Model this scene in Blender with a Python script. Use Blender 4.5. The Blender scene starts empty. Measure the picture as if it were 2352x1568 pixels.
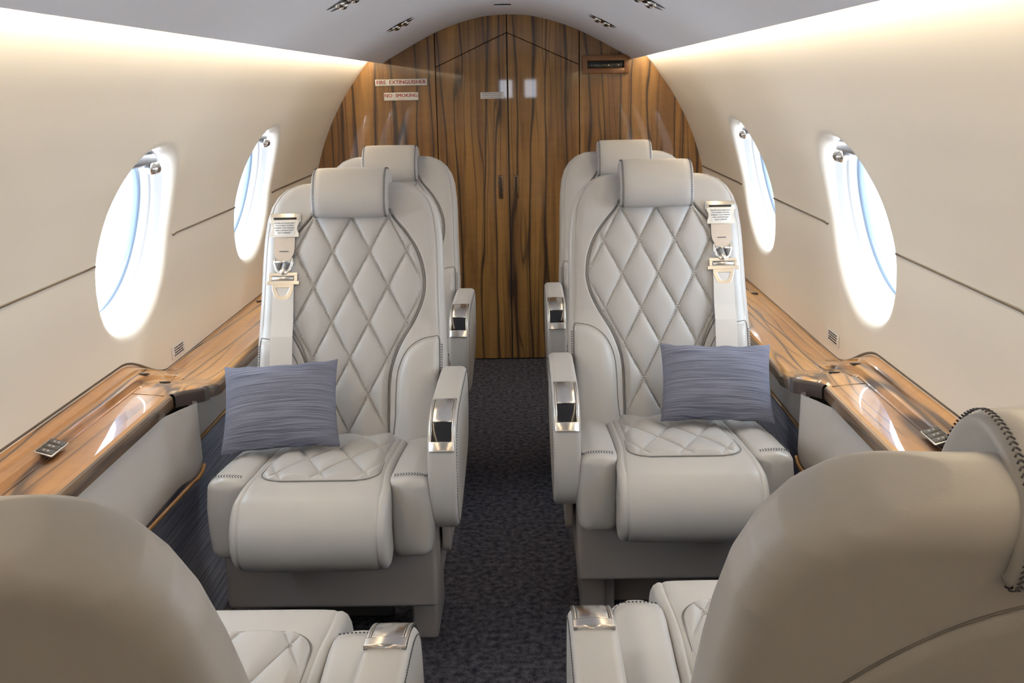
import bpy, bmesh, math, random
import numpy as np
from mathutils import Vector, Matrix
random.seed(3)
S = bpy.context.scene
COL = S.collection
# ------------------------------------------------------------------ camera
PITCH, YAW, ROLL = 0.24573788, 0.01578205, -0.01890653
cam_d = bpy.data.cameras.new('camera'); cam = bpy.data.objects.new('camera', cam_d); COL.objects.link(cam)
fwd = Vector((-math.sin(YAW)*math.cos(PITCH), math.cos(YAW)*math.cos(PITCH), -math.sin(PITCH)))
rt0 = Vector((math.cos(YAW), math.sin(YAW), 0)); up0 = rt0.cross(fwd)
rt = rt0*math.cos(ROLL)+up0*math.sin(ROLL); up = up0*math.cos(ROLL)-rt0*math.sin(ROLL)
M = Matrix((rt, up, -fwd)).transposed().to_4x4(); M.translation = (0.0619, 0, 1.08)
cam.matrix_world = M
cam_d.sensor_width = 36; cam_d.lens = 36*2350/2352; cam_d.clip_start = .02
S.camera = cam
# ------------------------------------------------------------------ world, exposure, lights
S.view_settings.view_transform = 'Standard'; S.view_settings.look = 'None'
S.view_settings.gamma = 1; S.view_settings.use_curve_mapping = False
S.view_settings.exposure = 0.22
wd = bpy.data.worlds.new('sky'); S.world = wd; wd.use_nodes = True
nt = wd.node_tree; nt.nodes.clear()
wo = nt.nodes.new('ShaderNodeOutputWorld'); bg = nt.nodes.new('ShaderNodeBackground')
tc = nt.nodes.new('ShaderNodeTexCoord'); sx = nt.nodes.new('ShaderNodeSeparateXYZ')
rp = nt.nodes.new('ShaderNodeValToRGB')
nt.links.new(tc.outputs['Generated'], sx.inputs[0]); nt.links.new(sx.outputs['Z'], rp.inputs[0])
e = rp.color_ramp.elements
e[0].position = 0.0; e[0].color = (.80, .85, .95, 1); e[1].position = .35; e[1].color = (.86, .93, 1, 1)
nt.links.new(rp.outputs[0], bg.inputs[0]); bg.inputs[1].default_value = 8.5
nt.links.new(bg.outputs[0], wo.inputs[0])
S.cycles.use_denoising = True
S.cycles.max_bounces = 12; S.cycles.diffuse_bounces = 8; S.cycles.glossy_bounces = 4; S.cycles.transparent_max_bounces = 12
S.cycles.sample_clamp_indirect = 8
def area(name, loc, direction, sx_, sy_, power, color, portal=False):
    l = bpy.data.lights.new(name, 'AREA'); l.shape = 'RECTANGLE'; l.size = sx_; l.size_y = sy_
    l.energy = power; l.color = color
    o = bpy.data.objects.new(name, l); COL.objects.link(o); o.location = loc
    d = Vector(direction).normalized(); z = -d
    y = Vector((0, 1, 0)) if abs(d.y) < .9 else Vector((0, 0, 1))
    x = y.cross(z).normalized(); y = z.cross(x)
    mm = Matrix((x, y, z)).transposed().to_4x4(); mm.translation = loc; o.matrix_world = mm
    if portal: l.cycles.is_portal = True
    return o
WIN_Y = (1.14, 2.09, 3.04); WZ, WRY, WRZ = .777, .190, .186  # none further forward: left out so the foreground seat backs fall in shade
LED = 9.5
for s in (-1, 1):
    area('cove_strip_light', (s*.492, 1.38, 1.185), (s*1, 0, -.10), .012, 5.22, LED, (1, .81, .58))
    for y in WIN_Y:
        area('window_portal', (s*.86, y, .80), (-s*.967, 0, -.254), .46, .50, 1, (1, 1, 1), True)
# ------------------------------------------------------------------ node helpers / materials
def new_mat(name):
    m = bpy.data.materials.new(name); m.use_nodes = True
    return m, m.node_tree, m.node_tree.nodes['Principled BSDF']
def N(nt_, t, **kw):
    n = nt_.nodes.new(t)
    for k, v in kw.items(): setattr(n, k, v)
    return n
def simple(name, col, rough=.5, metal=0, coat=0, spec=None, bump=0, bscale=300, noise=0):
    m, t, p = new_mat(name)
    p.inputs['Base Color'].default_value = (*col, 1); p.inputs['Roughness'].default_value = rough
    p.inputs['Metallic'].default_value = metal; p.inputs['Coat Weight'].default_value = coat
    if spec is not None: p.inputs['Specular IOR Level'].default_value = spec
    if bump or noise:
        c = N(t, 'ShaderNodeTexCoord'); n = N(t, 'ShaderNodeTexNoise'); n.inputs['Scale'].default_value = bscale
        n.inputs['Detail'].default_value = 3
        t.links.new(c.outputs['Object'], n.inputs['Vector'])
        if bump:
            b = N(t, 'ShaderNodeBump'); b.inputs['Strength'].default_value = bump; b.inputs['Distance'].default_value = .001
            t.links.new(n.outputs['Fac'], b.inputs['Height']); t.links.new(b.outputs[0], p.inputs['Normal'])
        if noise:
            n2 = N(t, 'ShaderNodeTexNoise'); n2.inputs['Scale'].default_value = 7; t.links.new(c.outputs['Object'], n2.inputs['Vector'])
            mx = N(t, 'ShaderNodeMix', data_type='RGBA')
            mx.inputs['A'].default_value = (*[x*(1-noise) for x in col], 1); mx.inputs['B'].default_value = (*[min(1, x*(1+noise)) for x in col], 1)
            t.links.new(n2.outputs['Fac'], mx.inputs['Factor']); t.links.new(mx.outputs['Result'], p.inputs['Base Color'])
    return m
def wood(name, rotation, light=(.47, .245, .075), dark=(.045, .02, .009), mid=(.27, .125, .038), rough=.22, veins=1.0, xs=9.0, wob=4.6):
    """veneer: grain runs along local Z of the mapped coordinates, bands across X"""
    m, t, p = new_mat(name)
    c = N(t, 'ShaderNodeTexCoord'); mp = N(t, 'ShaderNodeMapping'); mp.inputs['Rotation'].default_value = rotation
    t.links.new(c.outputs['Object'], mp.inputs['Vector'])
    def scaled(v):
        q = N(t, 'ShaderNodeVectorMath', operation='MULTIPLY'); q.inputs[1].default_value = v
        t.links.new(mp.outputs[0], q.inputs[0]); return q.outputs[0]
    def noise(vec, sc, det=3, dis=0):
        n = N(t, 'ShaderNodeTexNoise'); n.inputs['Scale'].default_value = sc; n.inputs['Detail'].default_value = det
        n.inputs['Distortion'].default_value = dis; t.links.new(vec, n.inputs['Vector']); return n.outputs['Fac']
    def math_(op, a, b=None):
        n = N(t, 'ShaderNodeMath', operation=op)
        for i, x in enumerate((a, b)):
            if x is None: continue
            if isinstance(x, (int, float)): n.inputs[i].default_value = x
            else: t.links.new(x, n.inputs[i])
        return n.outputs[0]
    def ramp(f, stops):
        r = N(t, 'ShaderNodeValToRGB'); el = r.color_ramp.elements
        while len(el) > 1: el.remove(el[-1])
        el[0].position, el[0].color = stops[0][0], (*[stops[0][1]]*3, 1) if isinstance(stops[0][1], (int, float)) else (*stops[0][1], 1)
        for pos, cl in stops[1:]:
            k = el.new(pos); k.color = (*[cl]*3, 1) if isinstance(cl, (int, float)) else (*cl, 1)
        t.links.new(f, r.inputs[0]); return r.outputs[0]
    n1 = noise(scaled((1, 1, .10)), 6.5, 3, .2)
    sp = N(t, 'ShaderNodeSeparateXYZ'); t.links.new(mp.outputs[0], sp.inputs[0])
    f1 = math_('ADD', math_('MULTIPLY', sp.outputs['X'], xs), math_('MULTIPLY', n1, wob))
    # ping-pong -> thin dark lines at the turning points
    pp = math_('PINGPONG', f1, .5)
    lines = ramp(pp, [(0, 0), (.03, .05), (.10, .85), (.3, 1)])
    f2 = math_('ADD', math_('MULTIPLY', sp.outputs['X'], xs*2.3), math_('MULTIPLY', noise(scaled((1, 1, .09)), 10, 2, .2), 5.5))
    lines2 = ramp(math_('PINGPONG', f2, .5), [(0, .15), (.05, .6), (.13, 1)])
    msk = ramp(noise(scaled((1, 1, .2)), 5, 2), [(.46, 1), (.60, 0)])
    l2 = math_('MAXIMUM', lines2, msk)
    streak = ramp(noise(scaled((1, 1, .05)), 42, 4), [(.32, .12), (.60, 1)])
    band = ramp(noise(scaled((1, 1, .06)), 6.5, 2, .1), [(.36, .15), (.50, .9), (.7, 1)])
    fig = ramp(noise(scaled((.35, .35, 1)), 55, 2), [(.3, .90), (.7, 1.0)])
    base = N(t, 'ShaderNodeMix', data_type='RGBA'); base.inputs['A'].default_value = (*mid, 1); base.inputs['B'].default_value = (*light, 1)
    t.links.new(math_('MULTIPLY', streak, band), base.inputs['Factor'])
    k = math_('MULTIPLY', lines, l2)
    if veins < 1: k = math_('ADD', math_('MULTIPLY', k, veins), 1-veins)
    fin = N(t, 'ShaderNodeMix', data_type='RGBA'); fin.inputs['A'].default_value = (*dark, 1)
    t.links.new(k, fin.inputs['Factor']); t.links.new(base.outputs['Result'], fin.inputs['B'])
    mu = N(t, 'ShaderNodeMix', data_type='RGBA', blend_type='MULTIPLY'); mu.inputs['Factor'].default_value = 1
    t.links.new(fin.outputs['Result'], mu.inputs['A']); t.links.new(fig, mu.inputs['B'])
    t.links.new(mu.outputs['Result'], p.inputs['Base Color'])
    p.inputs['Roughness'].default_value = .45; p.inputs['Coat Weight'].default_value = 1; p.inputs['Coat Roughness'].default_value = .03
    p.inputs['Coat IOR'].default_value = 1.5
    return m
def fabric(name, c1, c2, axis, freq):
    m, t, p = new_mat(name)
    c = N(t, 'ShaderNodeTexCoord'); q = N(t, 'ShaderNodeVectorMath', operation='MULTIPLY')
    v = [freq*.010]*3; v[axis] = freq; q.inputs[1].default_value = v; t.links.new(c.outputs['Object'], q.inputs[0])
    n = N(t, 'ShaderNodeTexNoise'); n.inputs['Scale'].default_value = 1; n.inputs['Detail'].default_value = 3; t.links.new(q.outputs[0], n.inputs['Vector'])
    n2 = N(t, 'ShaderNodeTexNoise'); n2.inputs['Scale'].default_value = 900; t.links.new(c.outputs['Object'], n2.inputs['Vector'])
    r = N(t, 'ShaderNodeValToRGB'); el = r.color_ramp.elements
    el[0].position, el[0].color = .36, (*c1, 1); el[1].position, el[1].color = .66, (*c2, 1)
    t.links.new(n.outputs['Fac'], r.inputs[0])
    mu = N(t, 'ShaderNodeMix', data_type='RGBA', blend_type='OVERLAY'); mu.inputs['Factor'].default_value = .25
    t.links.new(r.outputs[0], mu.inputs['A']); t.links.new(n2.outputs['Fac'], mu.inputs['B']); t.links.new(mu.outputs['Result'], p.inputs['Base Color'])
    b = N(t, 'ShaderNodeBump'); b.inputs['Strength'].default_value = .5; b.inputs['Distance'].default_value = .001
    t.links.new(n.outputs['Fac'], b.inputs['Height']); t.links.new(b.outputs[0], p.inputs['Normal'])
    p.inputs['Roughness'].default_value = .9; p.inputs['Specular IOR Level'].default_value = .15
    return m
LEA = simple('leather', (.462, .455, .444), .40, bump=.10, bscale=700)
LEAQ = simple('quilted_leather', (.452, .450, .448), .42, bump=.10, bscale=700)
THREAD = simple('light_thread', (.55, .52, .48), .7)
SEAM = simple('seam_shade', (.20, .185, .175), .8)  # dark tone painting the shade that lies in the seam grooves
DTHREAD = simple('dark_thread', (.07, .07, .08), .7)
PLAST = simple('seat_plastic', (.34, .32, .31), .38, bump=.05, bscale=500)
WALL = simple('wall_liner', (.84, .80, .71), .42, noise=.015)
REVEAL = simple('window_reveal', (.62, .63, .64), .35)
CEIL = simple('ceiling_liner', (.79, .83, .91), .55)
PANEL = simple('side_panel_leather', (.52, .50, .485), .45, bump=.08, bscale=600)
CHROME = simple('satin_chrome', (.74, .72, .69), .22, 1)
POL = simple('polished_chrome', (.8, .8, .8), .08, 1)
BRONZE = simple('bronze_trim', (.23, .19, .14), .3, .8)
BLACK = simple('black_gloss', (.012, .012, .014), .1)
DARK = simple('dark_gap', (.02, .02, .02), .8)
CAPM = simple('brown_end_cap', (.075, .055, .05), .35)
WHITE = simple('white_label', (.80, .80, .78), .5)
RED = simple('red_ink', (.55, .035, .03), .5)
INK = simple('black_ink', (.03, .03, .03), .5)
INKW = simple('white_ink', (.7, .7, .68), .5)
BTN = simple('switch_face', (.075, .068, .06), .35)
BELT = simple('belt_webbing', (.62, .60, .57), .6, bump=.3, bscale=900)
BELTT = simple('belt_tan_webbing', (.58, .50, .42), .65, bump=.4, bscale=1200)
NICKEL = simple('belt_hardware', (.80, .76, .70), .28, 1)
WB = wood('bulkhead_veneer', (0, 0, 0), light=(.43, .225, .060), mid=(.19, .088, .026), dark=(.030, .014, .007), xs=15, wob=3.4, veins=.93)
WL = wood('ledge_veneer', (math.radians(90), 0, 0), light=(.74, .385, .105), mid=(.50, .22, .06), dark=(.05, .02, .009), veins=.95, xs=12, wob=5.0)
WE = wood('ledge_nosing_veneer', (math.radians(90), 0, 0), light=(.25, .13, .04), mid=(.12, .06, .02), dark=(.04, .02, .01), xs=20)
WR = simple('gold_rail_wood', (.30, .155, .045), .25, coat=.5)
WF = simple('box_frame_wood', (.22, .095, .03), .3, coat=.3)
FAB = fabric('blue_striped_fabric', (.095, .105, .15), (.26, .275, .355), 2, 1000)
FABS = fabric('blue_side_fabric', (.13, .14, .19), (.34, .36, .45), 2, 520)
def carpet():
    m, t, p = new_mat('charcoal_carpet')
    c = N(t, 'ShaderNodeTexCoord')
    n = N(t, 'ShaderNodeTexNoise'); n.inputs['Scale'].default_value = 420; n.inputs['Detail'].default_value = 4; t.links.new(c.outputs['Object'], n.inputs['Vector'])
    n2 = N(t, 'ShaderNodeTexNoise'); n2.inputs['Scale'].default_value = 70; n2.inputs['Detail'].default_value = 4; t.links.new(c.outputs['Object'], n2.inputs['Vector'])
    a = N(t, 'ShaderNodeMath', operation='ADD'); t.links.new(n.outputs['Fac'], a.inputs[0]); t.links.new(n2.outputs['Fac'], a.inputs[1])
    r = N(t, 'ShaderNodeValToRGB'); el = r.color_ramp.elements
    el[0].position, el[0].color = .40, (.023, .023, .031, 1); el[1].position, el[1].color = .66, (.16, .155, .18, 1)
    h = N(t, 'ShaderNodeMath', operation='MULTIPLY'); h.inputs[1].default_value = .5; t.links.new(a.outputs[0], h.inputs[0])
    t.links.new(h.outputs[0], r.inputs[0]); t.links.new(r.outputs[0], p.inputs['Base Color'])
    b = N(t, 'ShaderNodeBump'); b.inputs['Strength'].default_value = .9; b.inputs['Distance'].default_value = .004
    t.links.new(h.outputs[0], b.inputs['Height']); t.links.new(b.outputs[0], p.inputs['Normal'])
    p.inputs['Roughness'].default_value = .95; p.inputs['Specular IOR Level'].default_value = .1
    return m
CARPET = carpet()
def glass():
    m = bpy.data.materials.new('window_glass'); m.use_nodes = True; t = m.node_tree; t.nodes.clear()
    o = N(t, 'ShaderNodeOutputMaterial'); tr = N(t, 'ShaderNodeBsdfTransparent'); g = N(t, 'ShaderNodeBsdfGlossy'); g.inputs['Roughness'].default_value = .03
    lw = N(t, 'ShaderNodeLayerWeight'); lw.inputs[0].default_value = .15; f = N(t, 'ShaderNodeMath', operation='MULTIPLY'); f.inputs[1].default_value = .35; t.links.new(lw.outputs['Facing'], f.inputs[0]); mx = N(t, 'ShaderNodeMixShader')
    tr.inputs[0].default_value = (.93, .96, .98, 1)
    t.links.new(f.outputs[0], mx.inputs[0]); t.links.new(tr.outputs[0], mx.inputs[1]); t.links.new(g.outputs[0], mx.inputs[2]); t.links.new(mx.outputs[0], o.inputs[0])
    return m
GLASS = glass()
# ------------------------------------------------------------------ object helpers
def link(o, parent=None):
    COL.objects.link(o)
    if parent is not None: o.parent = parent
    return o
def mesh(name, V, F, mat, parent=None, smooth=True):
    me = bpy.data.meshes.new(name)
    V = np.asarray(V, dtype=np.float64)
    if isinstance(F, np.ndarray):
        n, k = F.shape
        me.vertices.add(len(V)); me.vertices.foreach_set('co', V.astype(np.float32).ravel())
        me.loops.add(n*k); me.loops.foreach_set('vertex_index', F.astype(np.int32).ravel())
        me.polygons.add(n); me.polygons.foreach_set('loop_start', np.arange(0, n*k, k, dtype=np.int32))
        me.update(calc_edges=True); me.validate()
    else:
        me.from_pydata([tuple(v) for v in V], [], F); me.update()
    me.polygons.foreach_set('use_smooth', [smooth]*len(me.polygons))
    me.materials.append(mat)
    return link(bpy.data.objects.new(name, me), parent)
def gridf(nu, nv, off=0, closeu=False):
    i = np.arange(nu if closeu else nu-1); j = np.arange(nv-1)
    I, J = np.meshgrid(i, j, indexing='ij'); I = I.ravel(); J = J.ravel(); I2 = (I+1) % nu
    return np.stack([I*nv+J, I2*nv+J, I2*nv+J+1, I*nv+J+1], 1)+off
def from_bm(name, bm, mat, parent=None, smooth=True):
    me = bpy.data.meshes.new(name); bm.normal_update(); bm.to_mesh(me); bm.free()
    me.polygons.foreach_set('use_smooth', [smooth]*len(me.polygons)); me.materials.append(mat)
    return link(bpy.data.objects.new(name, me), parent)
def add_box(bm, c, s, bev=0, seg=3, rot=None):
    r = bmesh.ops.create_cube(bm, size=1); vs = r['verts']
    bmesh.ops.scale(bm, vec=s, verts=vs)
    if bev:
        es = list({e_ for v in vs for e_ in v.link_edges})
        g = bmesh.ops.bevel(bm, geom=es, offset=bev, segments=seg, affect='EDGES', profile=.5); vs = list({v for f in g['faces'] for v in f.verts} | {v for v in vs if v.is_valid})
    if rot is not None: bmesh.ops.rotate(bm, cent=(0, 0, 0), matrix=rot, verts=vs)
    bmesh.ops.translate(bm, vec=c, verts=vs)
    return vs
def box(name, c, s, mat, parent=None, bev=.004, seg=3, rot=None):
    bm = bmesh.new(); add_box(bm, c, s, bev, seg, rot)
    o = from_bm(name, bm, mat, parent)
    m = o.modifiers.new('wn', 'WEIGHTED_NORMAL') if False else None
    return o
def catmull(P, n=8, closed=True):
    P = np.array(P, float); out = []; L = len(P)
    rng = range(L) if closed else range(L-1)
    for i in rng:
        if closed: a, b, c, d = P[(i-1) % L], P[i], P[(i+1) % L], P[(i+2) % L]
        else: a, b, c, d = P[max(i-1, 0)], P[i], P[i+1], P[min(i+2, L-1)]
        for k in range(n):
            t = k/n; out.append(.5*((2*b)+(-a+c)*t+(2*a-5*b+4*c-d)*t*t+(-a+3*b-3*c+d)*t**3))
    if not closed: out.append(P[-1])
    return np.array(out)
def inset2(P, d):
    """offset a closed CCW 2D polygon inward by d"""
    T = np.roll(P, -1, 0)-np.roll(P, 1, 0); T /= np.linalg.norm(T, axis=1)[:, None]+1e-12
    Nn = np.stack([-T[:, 1], T[:, 0]], 1); return P+Nn*d
def ccw(P):
    a = np.sum(P[:, 0]*np.roll(P[:, 1], -1)-np.roll(P[:, 0], -1)*P[:, 1]); return P if a > 0 else P[::-1]
def slab(name, P2, t0, t1, bev, mat, parent, to3, seg=5, bulge=0):
    """solid from closed 2D outline, between t0 and t1 along the third axis, edges rounded"""
    P = ccw(np.array(P2, float)); rows = []
    A = [math.pi/2*k/seg for k in range(seg+1)]
    for a in A: rows.append((bev*(1-math.sin(a)), t0+bev*(1-math.cos(a))))
    for a in A[::-1]: rows.append((bev*(1-math.sin(a)), t1-bev*(1-math.cos(a))))
    V = []; n = len(P)
    for ins, t in rows:
        Q = inset2(P, ins)
        for q in Q: V.append(to3(q[0], q[1], t))
    F = []
    for r in range(len(rows)-1):
        for i in range(n):
            j = (i+1) % n; F.append((r*n+i, r*n+j, (r+1)*n+j, (r+1)*n+i))
    F.append(tuple(range(n-1, -1, -1))); b = (len(rows)-1)*n; F.append(tuple(range(b, b+n)))
    o = mesh(name, V, F, mat, parent)
    bm = bmesh.new(); bm.from_mesh(o.data); bmesh.ops.recalc_face_normals(bm, faces=bm.faces)
    for f in bm.faces:
        if len(f.verts) > 4: f.smooth = False
    bm.to_mesh(o.data); bm.free()
    return o
def tube(name, pts, r, mat, parent=None, seg=8, closed=False, sx=1, sz=1):
    pts = [Vector(p) for p in pts]; V = []; n = len(pts)
    for i, p in enumerate(pts):
        a = pts[(i-1) % n] if (closed or i > 0) else p; b = pts[(i+1) % n] if (closed or i < n-1) else p
        t = (b-a).normalized(); u = t.cross(Vector((0, 0, 1)))
        if u.length < 1e-3: u = t.cross(Vector((1, 0, 0)))
        u.normalize(); w_ = t.cross(u)
        for k in range(seg):
            an = 2*math.pi*k/seg; V.append(p+u*math.cos(an)*r*sx+w_*math.sin(an)*r*sz)
    F = []
    for i in range(n if closed else n-1):
        for k in range(seg):
            j = (i+1) % n; F.append((i*seg+k, i*seg+(k+1) % seg, j*seg+(k+1) % seg, j*seg+k))
    if not closed:
        F.append(tuple(range(seg-1, -1, -1))); F.append(tuple(range((n-1)*seg, n*seg)))
    return mesh(name, [tuple(v) for v in V], F, mat, parent)
def stitches(name, segs, mat, parent, r=.0006):
    """every stitch a tiny four-sided bar, all of one seam joined"""
    V = []; F = []
    for a, b, nrm in segs:
        a = np.array(a, float); b = np.array(b, float); t = b-a; L = np.linalg.norm(t)
        if L < 1e-6: continue
        t /= L; nn = np.array(nrm, float); s_ = np.cross(t, nn); s_ /= np.linalg.norm(s_)+1e-9
        o = len(V); m_ = (a+b)/2+nn*r*1.3
        V += [a-s_*r, a+s_*r, b+s_*r, b-s_*r, m_-s_*r*.8-t*L*.2, m_+s_*r*.8-t*L*.2, m_+s_*r*.8+t*L*.2, m_-s_*r*.8+t*L*.2]
        F += [(o+4, o+5, o+6, o+7), (o, o+1, o+5, o+4), (o+1, o+2, o+6, o+5), (o+2, o+3, o+7, o+6), (o+3, o, o+4, o+7)]
    o = mesh(name, np.array(V), np.array(F), mat, parent, smooth=False); o['kind'] = 'stuff'; return o
def polyline_stitches(P, nrm, pitch=.005, length=.0034, cross=0):
    """P: (n,3) path; returns stitch segments; cross>0 gives slanted baseball stitches of that width"""
    P = np.array(P, float); D = np.r_[0, np.cumsum(np.linalg.norm(np.diff(P, axis=0), axis=1))]
    out = []; s = pitch*.5
    nr = np.array(nrm, float)
    while s+length < D[-1]:
        def at(x): return np.array([np.interp(x, D, P[:, k]) for k in range(3)])
        def nat(x): return nr if nr.ndim == 1 else np.array([np.interp(x, D, nr[:, k]) for k in range(3)])
        n_ = nat(s)
        if cross:
            t = at(s+length)-at(s); t /= np.linalg.norm(t); w_ = np.cross(t, n_)
            out.append((at(s)-w_*cross, at(s+length), n_)); out.append((at(s)+w_*cross, at(s+length), n_))
        else: out.append((at(s), at(s+length), n_))
        s += pitch
    return out
def text(name, body, size, mat, parent, matrix, align='CENTER', ext=.0002, spacing=1.0, bold=0, sx_=1.0):
    c = bpy.data.curves.new(name, 'FONT'); c.body = body; c.size = size; c.align_x = align; c.align_y = 'CENTER'; c.extrude = ext
    dbl = bold < 0; c.space_character = spacing; c.offset = max(bold, 0); c.materials.append(mat); c.resolution_u = 2; c.space_line = .95
    o = bpy.data.objects.new(name+'_curve', c); COL.objects.link(o)
    bpy.context.view_layer.update()
    me = bpy.data.meshes.new_from_object(o.evaluated_get(bpy.context.evaluated_depsgraph_get())); me.name = name
    if dbl:
        bm = bmesh.new(); bm.from_mesh(me); bmesh.ops.translate(bm, vec=(bold, 0, 0), verts=bm.verts); bm.from_mesh(me)
        bmesh.ops.translate(bm, vec=(-bold/2, 0, 0), verts=bm.verts); bm.to_mesh(me); bm.free()
    bpy.data.objects.remove(o); o = link(bpy.data.objects.new(name, me), parent)
    o.matrix_local = matrix @ Matrix.Diagonal((sx_, 1, 1, 1)); return o
def frame_m(o, x, y, z):
    x = Vector(x).normalized(); y = Vector(y).normalized(); z = Vector(z).normalized()
    m = Matrix((x, y, z)).transposed().to_4x4(); m.translation = o; return m
def empty(name, loc, rz=0):
    o = bpy.data.objects.new(name, None); COL.objects.link(o); o.location = loc; o.rotation_euler = (0, 0, rz); o.empty_display_size = .1; return o
def tag(o, label=None, cat=None, group=None, kind=None):
    if label: o['label'] = label
    if cat: o['category'] = cat
    if group: o['group'] = group
    if kind: o['kind'] = kind
    return o
def smooth01(t): t = np.clip(t, 0, 1); return t*t*(3-2*t)
# ------------------------------------------------------------------ cabin shell
Y0, Y1 = -1.25, 4.015
PZ = [-.02, .15, .30, .45, .60, .772, .86, .958, 1.055, 1.168, 1.25, 1.33, 1.39, 1.42]
PW = [.59, .69, .745, .770, .768, .745, .718, .676, .620, .535, .455, .33, .18, .02]
_zz = np.linspace(PZ[0], PZ[-1], 400); _ww = np.interp(_zz, PZ, PW)
for _ in range(60): _ww[1:-1] = .25*_ww[:-2]+.5*_ww[1:-1]+.25*_ww[2:]
def w(z): return np.interp(z, _zz, _ww)
NX, NZ = .967, .254
def wall(s):
    V = []; F = []
    def add(g):
        off = len(V); nu = len(g); nv = len(g[0])
        for r in g: V.extend(r)
        for i in range(nu-1):
            for j in range(nv-1):
                a = off+i*nv+j; F.append((a, a+1, a+nv+1, a+nv) if s > 0 else (a, a+nv, a+nv+1, a+1))
    hw = .235; ca = math.atan2(.2251, hw)
    angs = sorted([2*math.pi*ti/128 for ti in range(129)]+[ca, math.pi-ca, math.pi+ca, 2*math.pi-ca])
    zm = sorted([.775+hw*math.tan(t) for t in angs if abs(t) <= ca+1e-9]+[.775-hw*math.tan(t) for t in angs if 1e-9 < t <= ca+1e-9])
    zlo = list(np.linspace(0, zm[0], 14)); zhi = list(np.linspace(zm[-1], 1.42, 26))
    for zl in (zlo, zhi): add([[(s*w(z), y, z) for z in zl] for y in (Y0-.03, Y1+.04)])
    edges = [Y0-.03]+[q for y in WIN_Y for q in (y-hw, y+hw)]+[Y1+.04]
    for a, b in zip(edges[::2], edges[1::2]):
        if b > a: add([[(s*w(z), y, z) for z in zm] for y in (a, b)])
    me_cy = []
    for yc in WIN_Y:
        n = 128; rows = []
        def rect(t):
            c, q = math.cos(t), math.sin(t); k = min(hw/abs(c) if abs(c) > 1e-9 else 9, .2251/abs(q) if abs(q) > 1e-9 else 9)
            return c*k, q*k
        flare = [(1.10, 0), (1.075, .0006), (1.05, .0025), (1.03, .006), (1.012, .011), (1.0, .018), (.99, .026)]
        for t in angs:
            c, q = math.cos(t), math.sin(t)
            ex = 2/2.25; ey, ez = WRY*math.copysign(abs(c)**ex, c), WRZ*math.copysign(abs(q)**ex, q)
            rx, rz_ = rect(math.atan2(ez/.2251, ey/hw)) if False else rect(t)
            row = []
            for k in range(9):
                f = k/8; yy = yc+rx*(1-f)+ey*1.10*f; zz = .775+rz_*(1-f)+(ez*1.10+.002)*f
                row.append((s*w(zz), yy, zz))
            for r, d in flare[1:]:
                yy, zz = yc+ey*r, WZ+ez*r; row.append((s*(w(zz)+d*NX), yy, zz+d*NZ))
            rows.append(row)
        add(rows)
    o = mesh('wall_left' if s < 0 else 'wall_right', V, F, WALL)
    tag(o, kind='structure'); return o
def ring(name, yc, s, prof, mat, parent):
    n = 96; V = []
    for ti in range(n):
        t = 2*math.pi*ti/n; c, q = math.cos(t), math.sin(t); ex = 2/2.25
        ey, ez = WRY*math.copysign(abs(c)**ex, c), WRZ*math.copysign(abs(q)**ex, q)
        for r, d in prof:
            zz = WZ+ez*r; zc = WZ
            # deeper rings flatten to the chord plane
            k = min(1, d/.03); xx = w(zz)*(1-k)+(w(zc)-(zz-zc)*.262)*k
            V.append((s*(xx+d*NX), yc+ey*r, zz+d*NZ))
    F = gridf(n, len(prof), closeu=True)
    if s < 0: F = F[:, ::-1]
    return mesh(name, np.array(V), F, mat, parent)
walls = {s: wall(s) for s in (-1, 1)}
wn = 0
for s in (-1, 1):
    for yc in WIN_Y:
        wn += 1
        e_ = bpy.data.objects.new('window_%d' % wn, None); COL.objects.link(e_); tag(e_, kind='structure')
        ring('window_frame', yc, s, [(.995, .022), (.975, .028), (.958, .034), (.945, .038), (.94, .044)], REVEAL, e_)
        ring('inner_frame', yc, s, [(.94, .042), (.925, .045), (.915, .048), (.905, .060), (.89, .063)], REVEAL, e_)
        ring('outer_frame', yc, s, [(.89, .062), (.875, .064), (.865, .068), (.86, .082), (.90, .095)], simple('window_outer_seal', (.22, .30, .42), .5), e_)
        for nm, r_, d_ in (('inner_pane', .915, .047), ('outer_pane', .865, .074)):
            p_ = ring(nm, yc, s, [(r_, d_), (r_*.5, d_), (.002, d_)], GLASS, e_)
        # pull-down shade housing at the top of the opening with its knob
        zt = WZ+WRZ*.86
        xt = s*(w(zt)+.034*NX)
        bm = bmesh.new(); add_box(bm, (0, 0, 0), (.034, .165, .022), .006)
        sh = from_bm('shade_housing', bm, simple('shade_grey', (.25, .25, .26), .4), e_); sh.location = (xt+s*.01, yc, zt+.004); sh.rotation_euler = (0, s*.262, 0)
        bm = bmesh.new(); bmesh.ops.create_cone(bm, cap_ends=True, segments=20, radius1=.014, radius2=.012, depth=.034)
        bmesh.ops.bevel(bm, geom=bm.edges[:], offset=.002, segments=2, affect='EDGES')
        kb = from_bm('shade_knob', bm, CHROME, e_); kb.location = (xt-s*.004, yc+.055, zt-.012); kb.rotation_euler = (math.radians(90), 0, 0)
# seam trims
tn = 0
for s in (-1, 1):
    for a, b in ((Y0, .93), (1.35, 1.882), (2.300, 2.835), (3.248, 4.01)):
        tn += 1
        pts = []
        for y in np.linspace(a, b, 14):
            z = .766
            if a > Y0+.1 and y < a+.05: z = .766
            if y > a+.001 or a < Y0+.1: z = .764
            pts.append((s*(w(z)-.0005), y, z))
        if a > Y0: pts[0] = (s*(w(.772)+.006), a-.004, .772); pts.insert(1, (s*(w(.761)-.0005), a+.022, .7612))
        o = tube('trim_%d' % tn, pts, .0022, BRONZE, None, 8, sx=.8, sz=1.0); tag(o, kind='structure')
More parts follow.
